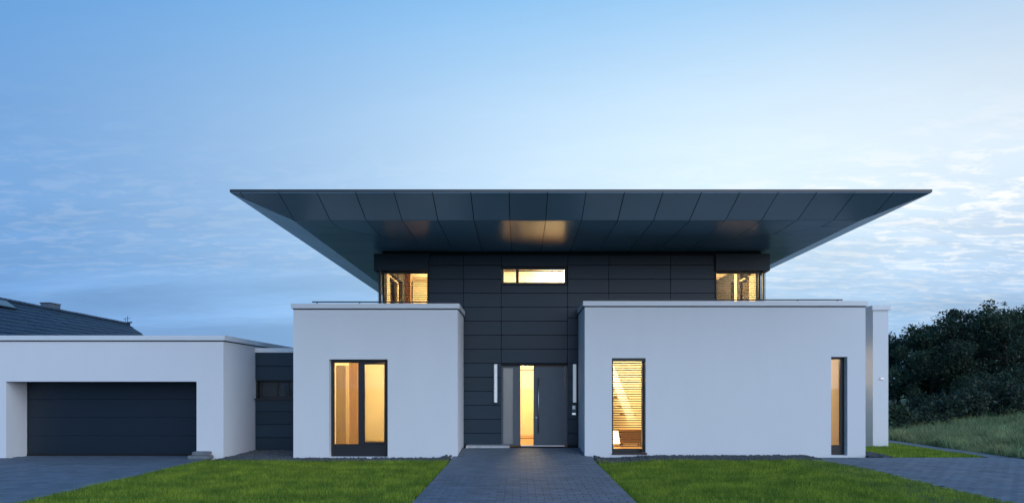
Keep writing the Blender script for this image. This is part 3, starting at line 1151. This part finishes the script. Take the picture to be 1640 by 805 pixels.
# ------------------------------------------------------------------ fittings at the entrance
for xa, xb, lab in ((WX(791, YW), WX(797, YW), 'faintly glowing white tube wall lamp on the dark panels left of the front door'),
                    (WX(917, YW), WX(922.5, YW), 'faintly glowing white tube wall lamp right of the front door above the intercom')):
    zc0, zc1 = WZ(645, YW), WZ(583, YW)
    xm = (xa + xb) / 2
    t = thing('wall_lamp', (xm, YW, (zc0 + zc1) / 2), lab, 'wall lamp', 'wall lamps beside the front door')
    MB().box(xm - 0.02, xm + 0.02, YW - 0.05, YW, zc0 + 0.02, zc1 - 0.02).build('bracket', M['steel'], t)
    MB().tube([(xm, YW - 0.085, zc0 + 0.02), (xm, YW - 0.085, zc1 - 0.0)], [0.043, 0.043], 14).build('tube', M['lamp_tube'], t)
    MB().tube([(xm, YW - 0.085, zc0 - 0.01), (xm, YW - 0.085, zc0 + 0.0195)], [0.045, 0.045], 14).build('end_cap', M['frame'], t)
xa, xb = WX(915.5, YW), WX(922.5, YW)
t = thing('intercom', (0.5 * (xa + xb), YW, 1.08), 'slim grey intercom panel with white plate below the right wall lamp', 'intercom')
MB().box(xa, xb, YW - 0.025, YW - 0.001, WZ(664.5, YW), WZ(646.5, YW)).build('housing', M['door'], t, bevel=0.003)
MB().box(xa + 0.02, xb - 0.02, YW - 0.029, YW - 0.0255, WZ(655, YW), WZ(649, YW)).build('speaker_grille', M['steel'], t)
MB().box(xa + 0.012, xb - 0.012, YW - 0.031, YW - 0.0255, WZ(663.5, YW), WZ(660.5, YW)).build('name_plate', emit_mat('plate_glow', (0.8, 0.88, 1.0), 0.5), t)
ds = MB().box(WX(747, 17.45), WX(816, 17.45), 17.25, 17.66, 0.06, 0.175)
tag(ds.build('threshold_slab', M['pale_stone'], None, bevel=0.006), 'pale stone slab lying along the dark wall left of the front door', 'slab')

# ------------------------------------------------------------------ free-standing wall at the right
gw = thing('garden_wall', (9.95, 20.2, 0), 'narrow white freestanding wall with coping right of the house, trees behind', 'wall')
YG = 18.8
gx0, gx1 = WX(1398, YG), WX(1422.5, YG)
gzt = WZ(489, YG)
MB().box(gx0, gx1, YG, 25.0, -0.2, gzt - 0.13).build('wall', M['render'], gw)
MB().box(gx0 - 0.04, gx1 + 0.05, YG - 0.04, 25.04, gzt - 0.129, gzt).build('coping', M['coping'], gw, bevel=0.005)
xo = WX(1412, YG)
MB().box(xo - 0.05, xo + 0.05, YG - 0.03, YG - 0.001, WZ(607, YG), WZ(604.5, YG)).build('outlet', M['steel'], gw)

# ------------------------------------------------------------------ garage
gar = thing('garage', (-9.8, 16.0, 0), 'low white flat-roofed garage with wide dark sectional door left of the house', 'garage')
GX0, GX1 = -18.5, WX(358, YF)
GZ = WZ(537, YF)
gh = (WX(10, YF), WX(315, YF), -0.2, WZ(610.5, YF))
b = MB()
b.plate(GX0, GX1, -0.2, GZ - 0.14, YF, YF + 0.68, [gh])
b.box(GX1 - 0.3, GX1, YF + 0.68, 24.0, -0.2, GZ - 0.14)
b.box(GX0, GX0 + 0.3, YF + 0.68, 24.0, -0.2, GZ - 0.14)
b.box(GX0 + 0.3, GX1 - 0.3, 23.7, 24.0, -0.2, GZ - 0.14)
b.box(GX0 + 0.3, GX1 - 0.3, YF + 0.68, 23.7, GZ - 0.4, GZ - 0.2)
gwall = b.build('wall', M['render'], gar)
coping_ring(gwall, GX0, GX1, YF, 24.0, GZ)
gd = MB().box(gh[0] - 0.02, gh[1] + 0.02, YF + 0.74, YF + 0.78, 0.0, gh[3] + 0.03).build('garage_door', M['garage_door'], gar)
zt_ = gh[3] + 0.02
for k in range(4):
    h_ = (zt_ - 0.03) / 4
    zc_ = 0.03 + (k + 0.5) * h_
    piece('door_section', (gh[1] - gh[0] - 0.05, 0.05, h_ - 0.0025), ((gh[0] + gh[1]) / 2, YF + 0.712, zc_), M['garage_door'], gd, 0.003)
for xa_ in (gh[0] + 0.0005, gh[1] - 0.024):
    MB().box(xa_, xa_ + 0.0235, YF + 0.681, YF + 0.735, 0, zt_ - 0.001).build('door_frame', M['frame'], gar)
MB().box(gh[0], gh[1], YF + 0.67, YF + 0.74, -0.02, 0.028).build('door_seal', M['dark_gap'], gar)

for (a, c, z0_, z1_, y_, lab) in ((-7.62, -7.12, 0.0, 0.085, 15.66, 'lower flat grey stone block at the garage corner'),
                                  (-7.56, -7.20, 0.0865, 0.165, 15.74, 'upper smaller grey stone block stacked at the garage corner')):
    tag(MB().box(a, c, y_, y_ + 0.24, z0_, z1_).build('stone_block', M['stone'], None, bevel=0.012), lab, 'stone block', 'stone blocks by the garage')

# ------------------------------------------------------------------ neighbouring house behind the garage
nb = thing('neighbour_house', (-24.0, 35.0, 0), 'neighbouring house with dark tiled gable roof seen behind the garage', 'house')
E0 = Vector((WX(206, 45), 45, WZ(519.5, 45)))           # far end of the ridge
rd = Vector((-(832 - 734) / F, 1, 0)).normalized()     # ridge direction
down = Vector((rd.y, -rd.x, 0))                        # horizontal, towards the right eave
pitch = R(36)
sl = Vector((down.x * math.cos(pitch), down.y * math.cos(pitch), -math.sin(pitch)))
sl2 = Vector((-down.x * math.cos(pitch), -down.y * math.cos(pitch), -math.sin(pitch)))
nrm = sl.cross(rd).normalized()
if nrm.z < 0:
    nrm = -nrm
LEN, SLP = 24.0, 5.6
A = E0 - rd * LEN
tl_w, tl_h = 0.30, 0.34
b = MB()
for i in range(int(LEN / tl_w)):
    for j in range(int(SLP / tl_h) + 1):
        o_ = E0 - rd * (i * tl_w + (0.15 if j % 2 else 0)) + sl * (j * tl_h)
        lift = random.uniform(0.0, 0.012)
        p0 = o_ + nrm * (0.005 + lift)
        p1 = o_ - rd * (tl_w - 0.012) + nrm * (0.005 + lift)
        p2 = p1 + sl * (tl_h + 0.03) + nrm * 0.02
        p3 = p0 + sl * (tl_h + 0.03) + nrm * 0.02
        b.add([p0, p1, p2, p3, p2 - nrm * 0.03, p3 - nrm * 0.03], [(0, 1, 2, 3), (3, 2, 4, 5), (0, 3, 5), (1, 4, 2)])
nro = MB()
nro.prism([E0, A, A + sl * SLP, E0 + sl * SLP], dirv=-nrm * 0.12)
nro.prism([E0 - nrm * 0, A, A + sl2 * SLP, E0 + sl2 * SLP], dirv=(0, 0, -0.15))
nr = nro.build('roof', M['tile'], nb)
tag(b.build('roof_tile', M['tile'], nr), kind='stuff')
rt = MB()
rt.tube([Vector((0, 0, 0)), Vector((0, 0.38, 0))], [0.10, 0.12], 8)
me = bpy.data.meshes.new('ridge_tile')
me.from_pydata(rt.v, [], rt.f)
me.materials.append(M['tile'])
for k in range(int(LEN / 0.36)):
    o = bpy.data.objects.new('ridge_tile', me)
    o.location = E0 - rd * (0.36 * (k + 1)) + Vector((0, 0, 0.02 + random.uniform(-0.008, 0.008))) - ROOT[nb.name]
    o.rotation_euler = (0, 0, math.atan2(-rd.x, rd.y))
    o.parent = nr
    COL.objects.link(o)
# walls
w_ = 3.9
wa = [E0 - rd * 0.4 + down * w_, E0 - rd * 0.4 - down * w_, A + rd * 0.4 - down * w_, A + rd * 0.4 + down * w_]
wallb = MB()
base = [Vector((p.x, p.y, -0.2)) for p in wa]
wallb.prism(base, dirv=(0, 0, E0.z - w_ * math.tan(pitch) - 0.1))
for q in (E0 - rd * 0.4, A + rd * 0.41):
    zt2 = E0.z - w_ * math.tan(pitch) - 0.28
    g_ = [Vector((q.x, q.y, 0)) + down * w_ + Vector((0, 0, zt2)), Vector((q.x, q.y, E0.z - 0.2)), Vector((q.x, q.y, 0)) - down * w_ + Vector((0, 0, zt2))]
    wallb.prism(g_, dirv=-rd * 0.2)
wallb.build('wall', M['render'], nb)
# chimney: axis-aligned box near the ridge
YC = 38.0
cx0, cx1 = WX(65, YC), WX(81, YC)
c0 = E0 - rd * (45 - YC) / rd.y
ch = thing
cb = MB().box(cx0, cx1, YC, YC + 0.83, 4.2, WZ(485.5, YC))
cho = cb.build('chimney', M['brick'], nb)
MB().box(cx0 - 0.03, cx1 + 0.03, YC - 0.03, YC + 0.86, WZ(485.5, YC) + 0.001, WZ(484, YC)).build('chimney_cap', M['fascia'], cho)
# roof window lying on the tiles
def on_roof(px, py):
    """point of the tile plane seen at a photo pixel"""
    dirr = Vector(((px - 832) / F, 1, (620 - py) / F))
    o_ = Vector((0, 0, CAMH))
    t_ = (E0 + nrm * 0.06 - o_).dot(nrm) / dirr.dot(nrm)
    return o_ + dirr * t_


q0 = on_roof(28, 495.5)
q1 = on_roof(9, 482.5)
up = (-sl) * min(1.6, (q1 - q0).length)
bk = -rd * 2.6
rwf = MB().prism([q0, q0 + bk, q0 + bk + up, q0 + up], dirv=nrm * 0.05).build('roof_window', M['frame'], nb)
ins = 0.05
q = q0 + nrm * 0.052 - rd * ins - sl * ins
MB().prism([q, q - rd * (2.6 - 2 * ins), q - rd * (2.6 - 2 * ins) - sl * (up.length - 2 * ins), q - sl * (up.length - 2 * ins)], dirv=nrm * 0.006).build('pane', M['solar'], rwf)
# aerial at the far gable
ax = E0 + Vector((0.0, -0.1, 0))
ab = MB()
ab.tube([ax, ax + Vector((0, 0, 0.55))], [0.022, 0.018], 6)
ab.tube([ax + Vector((-0.12, -0.05, 0)), ax + Vector((-0.12, -0.05, 0.42))], [0.018, 0.015], 6)
ab.tube([ax + Vector((-0.3, 0, 0.36)), ax + Vector((0.2, 0, 0.42))], [0.012, 0.012], 6)
ab.tube([ax + Vector((-0.35, 0, 0.1)), ax + Vector((0.28, 0, 0.14))], [0.04, 0.05], 6)
ab.build('aerial', M['frame'], nb)


# ------------------------------------------------------------------ grass
def blades(name, pts, hmin, hmax, width, m, label, cat, lean=0.5, rough=0.12):
    n = len(pts)
    h = rng.uniform(hmin, hmax, n)
    px_, py_ = pts[:, 0], pts[:, 1]
    tuft = np.sin(px_ * 2.1 + 1.3 * np.sin(py_ * 1.7)) * np.sin(py_ * 2.6 + 1.1 * np.sin(px_ * 1.3)) + 0.6 * np.sin(px_ * 5.3 + py_ * 3.1) * np.sin(py_ * 6.1 - px_ * 2.2)
    h = h * (1 + rough * np.clip(tuft, -0.8, 1.4))
    a = rng.uniform(0, 2 * math.pi, n)
    l = rng.uniform(0.1, lean, n) * h
    la = rng.uniform(0, 2 * math.pi, n)
    w = width * rng.uniform(0.7, 1.3, n)
    base = np.column_stack([pts[:, 0], pts[:, 1], gz(pts[:, 0], pts[:, 1]) - 0.06])
    dx_ = np.column_stack([np.cos(a) * w / 2, np.sin(a) * w / 2, np.zeros(n)])
    midp = base + np.column_stack([np.cos(la) * l * 0.35, np.sin(la) * l * 0.35, h * 0.55])
    tip = base + np.column_stack([np.cos(la) * l, np.sin(la) * l, h])
    V = np.stack([base - dx_, base + dx_, midp + dx_ * 0.75, midp - dx_ * 0.75, tip], 1).reshape(-1, 3)
    k = np.arange(n) * 5
    quads = np.stack([k, k + 1, k + 2, k + 3], 1)
    tris = np.stack([k + 3, k + 2, k + 4], 1)
    me = bpy.data.meshes.new(name)
    me.vertices.add(len(V))
    me.vertices.foreach_set('co', V.ravel())
    loops = np.concatenate([np.concatenate([quads, tris], 1).ravel()])
    me.loops.add(len(loops))
    me.loops.foreach_set('vertex_index', loops.astype(np.int32))
    me.polygons.add(2 * n)
    st_ = np.empty(2 * n, np.int32)
    st_[0::2] = np.arange(n) * 7
    st_[1::2] = np.arange(n) * 7 + 4
    me.polygons.foreach_set('loop_start', st_)
    me.update(calc_edges=True)
    at = me.attributes.new('tone', 'FLOAT', 'FACE')
    at.data.foreach_set('value', np.repeat(rng.choice([0.55, 0.8, 1.0, 1.2, 1.55], n, p=[.2, .25, .25, .2, .1]), 2).astype(np.float32))
    me.materials.append(m)
    o = bpy.data.objects.new(name, me)
    COL.objects.link(o)
    tag(o, label, cat, kind='stuff')
    return o


def scatter(x0, x1, y0, y1, dens, cond=None):
    n = int((x1 - x0) * (y1 - y0) * dens)
    p = np.column_stack([rng.uniform(x0, x1, n), rng.uniform(y0, y1, n)])
    if cond is not None:
        p = p[cond(p[:, 0], p[:, 1])]
    return p


def jit(x, s=0.035):
    return rng.normal(0, s, len(x))


def near_cut(x, y):
    # nothing of the lawn in front of the picture needs full density
    return (y > 9.0) | (rng.random(len(x)) < 0.25)


GY = 15.36


def wob(x):
    return 0.05 * np.sin(x * 2.3) + 0.03 * np.sin(x * 7.1 + 1)


p = scatter(LDX - 0.1, PX0 + 0.1, 6.5, GY + 0.2, 3000, lambda x, y: near_cut(x, y) & (y < GY + jit(x, .03) + wob(x) + 0.15 * smooth01((-5.3 - x) / 1.5)) & (x < PX0 - 0.03 + jit(x) + 0.02 * np.sin(y * 9)) & (x > LDX + 0.03 + jit(x) + 0.02 * np.sin(y * 7)))
blades('lawn', p, 0.075, 0.115, 0.0065, M['grass'], 'short mown lawn between the garage drive and the paved path', 'lawn')
p = scatter(PX1 - 0.1, 7.15, 6.5, GY + 0.2, 3000, lambda x, y: near_cut(x, y) & (y < 15.04 + jit(x, .03) + wob(x) + 0.3 * smooth01((2.6 - x) / 0.8)) & (x > PX1 + 0.03 + jit(x) + 0.02 * np.sin(y * 9)) & (x < right_drive_edge(y) - 0.03 + jit(x)))
blades('lawn', p, 0.075, 0.115, 0.0065, M['grass'], 'short mown lawn right of the paved path in front of the blind window', 'lawn')
p = scatter(8.2, 10.75, 15.6, 18.7, 1500, lambda x, y: (y > 15.68) & (x < 10.70 + 0.02 * np.sin(y * 5)) & ((x > 8.6) | (y > 17.0) | (y < 15.0)) & ~((x < 10.3) & (y > 18.55)))
blades('lawn', p, 0.075, 0.11, 0.009, M['grass'], 'small wedge of lawn between house corner and narrow path at right', 'lawn')
p = scatter(10.3, 10.75, 18.7, 26, 900)
blades('lawn', p, 0.075, 0.12, 0.010, M['grass'], 'thin strip of grass beside the freestanding white wall', 'lawn')
p = scatter(11.24, 17, 13.0, 22, 1000, lambda x, y: (x > 11.26 + np.clip(15.0 - y, 0, 9) * 0.8))
p2 = scatter(11.24, 36, 22, 44, 190)
p3 = scatter(17, 36, 12, 22, 260)
blades('meadow', np.concatenate([p, p2, p3]), 0.10, 0.30, 0.016, M['meadow'], 'rough pale meadow grass sloping up to the dark trees', 'meadow', lean=1.0, rough=0.55)


# ------------------------------------------------------------------ gravel strips along the walls
def gravel(name, rects, label, dens=620):
    b = MB()
    for (x0, x1, y0, y1) in rects:
        for _ in range(int((x1 - x0) * (y1 - y0) * dens)):
            x, y = random.uniform(x0, x1), random.uniform(y0, y1)
            r = random.uniform(0.018, 0.048)
            z = float(gz(x, y)) - 0.015 + random.uniform(0, 0.02)
            a = random.uniform(0, 6.28)
            ca, sa = math.cos(a) * r, math.sin(a) * r
            k = random.uniform(0.5, 0.9)
            b.add([(x + ca, y + sa, z), (x - sa * k, y + ca * k, z + 0.003), (x - ca, y - sa, z), (x + sa * k, y - ca * k, z - 0.002),
                   (x + random.uniform(-.4, .4) * r, y + random.uniform(-.4, .4) * r, z + r * random.uniform(0.5, 0.9)), (x, y, z - r * 0.6)],
                  [(0, 1, 4), (1, 2, 4), (2, 3, 4), (3, 0, 4), (1, 0, 5), (2, 1, 5), (3, 2, 5), (0, 3, 5)])
    o = b.build(name, M['gravel'], None)
    tag(o, label, 'gravel', kind='stuff')
    bb = MB()
    for (x0, x1, y0, y1) in rects:
        nx_ = max(1, int((x1 - x0) / 0.5))
        for i in range(nx_):
            xa_, xb_ = x0 + (x1 - x0) * i / nx_, x0 + (x1 - x0) * (i + 1) / nx_
            bb.add([(xx, yy, float(gz(xx, yy)) - 0.028) for xx, yy in ((xa_, y0), (xb_, y0), (xb_, y1), (xa_, y1))], [(0, 1, 2, 3)])
    tag(bb.build('gravel_bed', M['joint'], None), kind='structure')


gravel('gravel', [(-5.3, -1.6, 15.33, 15.99), (-6.93, -5.32, 15.5, 17.88)], 'dark gravel strip along the left white wall and in the recess beside the garage')
gravel('gravel', [(1.74, 6.7, 15.0, 15.99), (8.12, 8.6, 15.65, 17.0)], 'dark gravel strip along the long right white wall')


# ------------------------------------------------------------------ trees and bushes
def leaf_mesh(centers, radii, per, size):
    C, Q = [], []
    for c, r in zip(centers, radii):
        n = int(per * (r ** 1.6))
        u = rng.normal(size=(n, 3))
        u /= np.linalg.norm(u, axis=1)[:, None] + 1e-9
        d = rng.random(n) ** 0.45
        pts = np.array(c) + u * (d * r)[:, None] * np.array([1, 1, 0.72])
        C.append(pts)
    P = np.concatenate(C)
    n = len(P)
    a = rng.normal(size=(n, 3))
    a /= np.linalg.norm(a, axis=1)[:, None]
    t = rng.normal(size=(n, 3))
    bv = np.cross(a, t)
    bv /= np.linalg.norm(bv, axis=1)[:, None]
    s = size * rng.choice([0.55, 0.8, 1.0, 1.2, 1.55], n, p=[.2, .25, .25, .2, .1])[:, None]
    V = np.stack([P - a * s, P + bv * s * 0.45, P + a * s, P - bv * s * 0.45], 1).reshape(-1, 3)
    k = np.arange(n) * 4
    return V, np.stack([k, k + 1, k + 2, k + 3], 1)


def leaves_obj(name, V, Qd, m, parent):
    off = rootpos(parent)
    V = V - np.array(off)
    me = bpy.data.meshes.new(name)
    me.vertices.add(len(V))
    me.vertices.foreach_set('co', V.ravel())
    me.loops.add(Qd.size)
    me.loops.foreach_set('vertex_index', Qd.ravel().astype(np.int32))
    me.polygons.add(len(Qd))
    me.polygons.foreach_set('loop_start', (np.arange(len(Qd)) * 4).astype(np.int32))
    me.update(calc_edges=True)
    me.materials.append(m)
    o = bpy.data.objects.new(name, me)
    COL.objects.link(o)
    o.parent = parent
    return o


def tree(x, y, h, w, m, label, low=0.12, per=430):
    z0 = float(gz(x, y)) - 0.1
    t = thing('tree', (x, y, z0), label, 'tree', 'trees behind the meadow')
    b = MB()
    top = Vector((x + random.uniform(-.3, .3), y, z0 + h * 0.8))
    pts = [Vector((x, y, z0)), Vector((x + random.uniform(-.1, .1), y, z0 + h * 0.25)), Vector((x + random.uniform(-.2, .2), y, z0 + h * 0.5)), top]
    b.tube(pts, [h * 0.028, h * 0.021, h * 0.014, h * 0.004], 8)
    cs, rs = [], []
    nl = 15
    for k in range(nl):
        f_ = 0.16 + 0.72 * k / (nl - 1)
        ang = k * 2.4 + random.uniform(-.4, .4)
        reach = w * 0.5 * math.sin(math.pi * min(1, 0.25 + 0.72 * f_)) * random.uniform(0.75, 1.15)
        st_ = Vector((x, y, z0 + h * f_ * 0.75))
        en = Vector((x + math.cos(ang) * reach, y + math.sin(ang) * reach, z0 + h * (f_ + 0.06)))
        md = (st_ + en) / 2 + Vector((0, 0, -0.05 * h * random.random()))
        b.tube([st_, md, en], [h * 0.009, h * 0.006, h * 0.002], 5, cap=False)
        for (pp, rr) in ((en, 0.16), (md + Vector((0, 0, .2)), 0.15)):
            cs.append(pp)
            rs.append(h * rr * random.uniform(0.7, 1.25))
        for _ in range(2):
            cs.append(en + Vector((random.uniform(-1, 1), random.uniform(-1, 1), random.uniform(-.3, .9))) * h * 0.10)
            rs.append(h * random.uniform(0.05, 0.10))
    for _ in range(5):
        cs.append(Vector((x + random.uniform(-.5, .5) * w * 0.4, y + random.uniform(-.4, .4) * w * 0.4, z0 + h * random.uniform(0.82, 0.97))))
        rs.append(h * random.uniform(0.06, 0.11))
    for _ in range(16):
        a = random.uniform(0, 6.28)
        q_ = random.uniform(0, 0.36) * w
        p_ = Vector((x + math.cos(a) * q_, y + math.sin(a) * q_, z0 + h * (random.uniform(0.86, 1.03) - 0.55 * q_ / w)))
        cs.append(p_)
        rs.append(h * random.uniform(0.022, 0.05))
        b.tube([p_ + Vector((0, 0, -h * 0.12)), p_ + Vector((0, 0, h * 0.03))], [h * 0.003, h * 0.001], 4, cap=False)
    for _ in range(6):
        a = random.uniform(0, 6.28)
        cs.append(Vector((x + math.cos(a) * w * 0.42, y + math.sin(a) * w * 0.42, z0 + h * random.uniform(low, low + 0.15))))
        rs.append(h * random.uniform(0.09, 0.14))
    b.build('trunk', M['bark'], t, smooth=True)
    V, Qd = leaf_mesh([tuple(c) for c in cs], rs, per, 0.085)
    leaves_obj('crown', V, Qd, m, t)
    return t


TREES = [  # px, Y, photo y of the top, width, material, label
    (1438, 44, 538, 5.5, 'leaf_a', 'low dark tree just clear of the white freestanding wall'),
    (1492, 41, 524, 5.5, 'leaf_b', 'round-topped dark tree second from the white freestanding wall'),
    (1548, 40, 502, 6.5, 'leaf_a', 'dark tree with spiky tufted top in the middle of the wood edge'),
    (1612, 39, 489, 6.5, 'leaf_b', 'tallest dark tree with open feathery top near the right edge'),
    (1668, 41, 498, 6.5, 'leaf_a', 'dark tree cut by the right edge of the picture'),
    (1725, 43, 492, 7, 'leaf_c', None),
    (1395, 46, 545, 6, 'leaf_b', None),
    (1520, 46, 520, 7, 'leaf_c', 'olive tree standing back between the round and spiky trees'),
    (1585, 46, 502, 7, 'leaf_a', 'dark tree standing back left of the tallest one'),
]
for px, Y, py, w, m, lab in TREES:
    x = WX(px, Y)
    h = WZ(py, Y) - float(gz(x, Y)) + 0.1
    tree(x, Y, h, w, M[m], lab or ('dark tree just outside the right edge of the picture' if px > 1640 else 'dark tree mostly hidden behind the white house'))


def bush(px, py, Y, h, w, m, label):
    x = WX(px, Y)
    z0 = float(gz(x, Y)) - 0.06
    t = thing('bush', (x, Y, z0), label, 'bush', 'bushes at the foot of the trees')
    cs, rs = [], []
    b = MB()
    for k in range(9):
        a = random.uniform(0, 6.28)
        r = w * 0.5 * random.uniform(0.1, 0.75)
        c = Vector((x + math.cos(a) * r, Y + math.sin(a) * r, z0 + h * random.uniform(0.25, 0.75)))
        cs.append(tuple(c))
        rs.append(0.5 * h * random.uniform(0.5, 0.8))
        b.tube([Vector((x, Y, z0)), c], [0.03, 0.01], 5, cap=False)
    b.build('stem', M['bark'], t)
    V, Qd = leaf_mesh(cs, rs, 330, 0.085)
    leaves_obj('foliage', V, Qd, m, t)


BUSHES = [
    (1436, 0, 25, 1.25, 1.4, 'leaf_b', 'round bush tight beside the white freestanding wall'),
    (1466, 0, 27, 0.9, 1.7, 'leaf_a', 'low dark bush just right of the round bush'),
    (1503, 0, 29, 1.2, 2.6, 'leaf_a', 'broad dark bush under the round-topped tree'),
    (1556, 0, 30, 1.9, 1.7, 'leaf_c', 'upright pointed bush standing forward below the spiky tree'),
    (1530, 0, 31, 1.4, 2.6, 'leaf_a', 'dark bush left of the upright pointed bush'),
    (1605, 0, 31, 2.2, 3.4, 'leaf_c', 'large pale arching bush below the tallest tree'),
    (1645, 0, 31, 2.2, 3.4, 'leaf_b', 'large bush cut by the right edge below the trees'),
    (1580, 0, 33, 2.0, 3.2, 'leaf_a', 'dark bush behind the large arching bush'),
    (1480, 0, 31, 1.5, 2.6, 'leaf_a', 'dark bush between the low bush and the broad bush'),
]
for bsh in BUSHES:
    bush(*bsh[:5], M[bsh[5].replace('leaf', 'bush')], bsh[6])
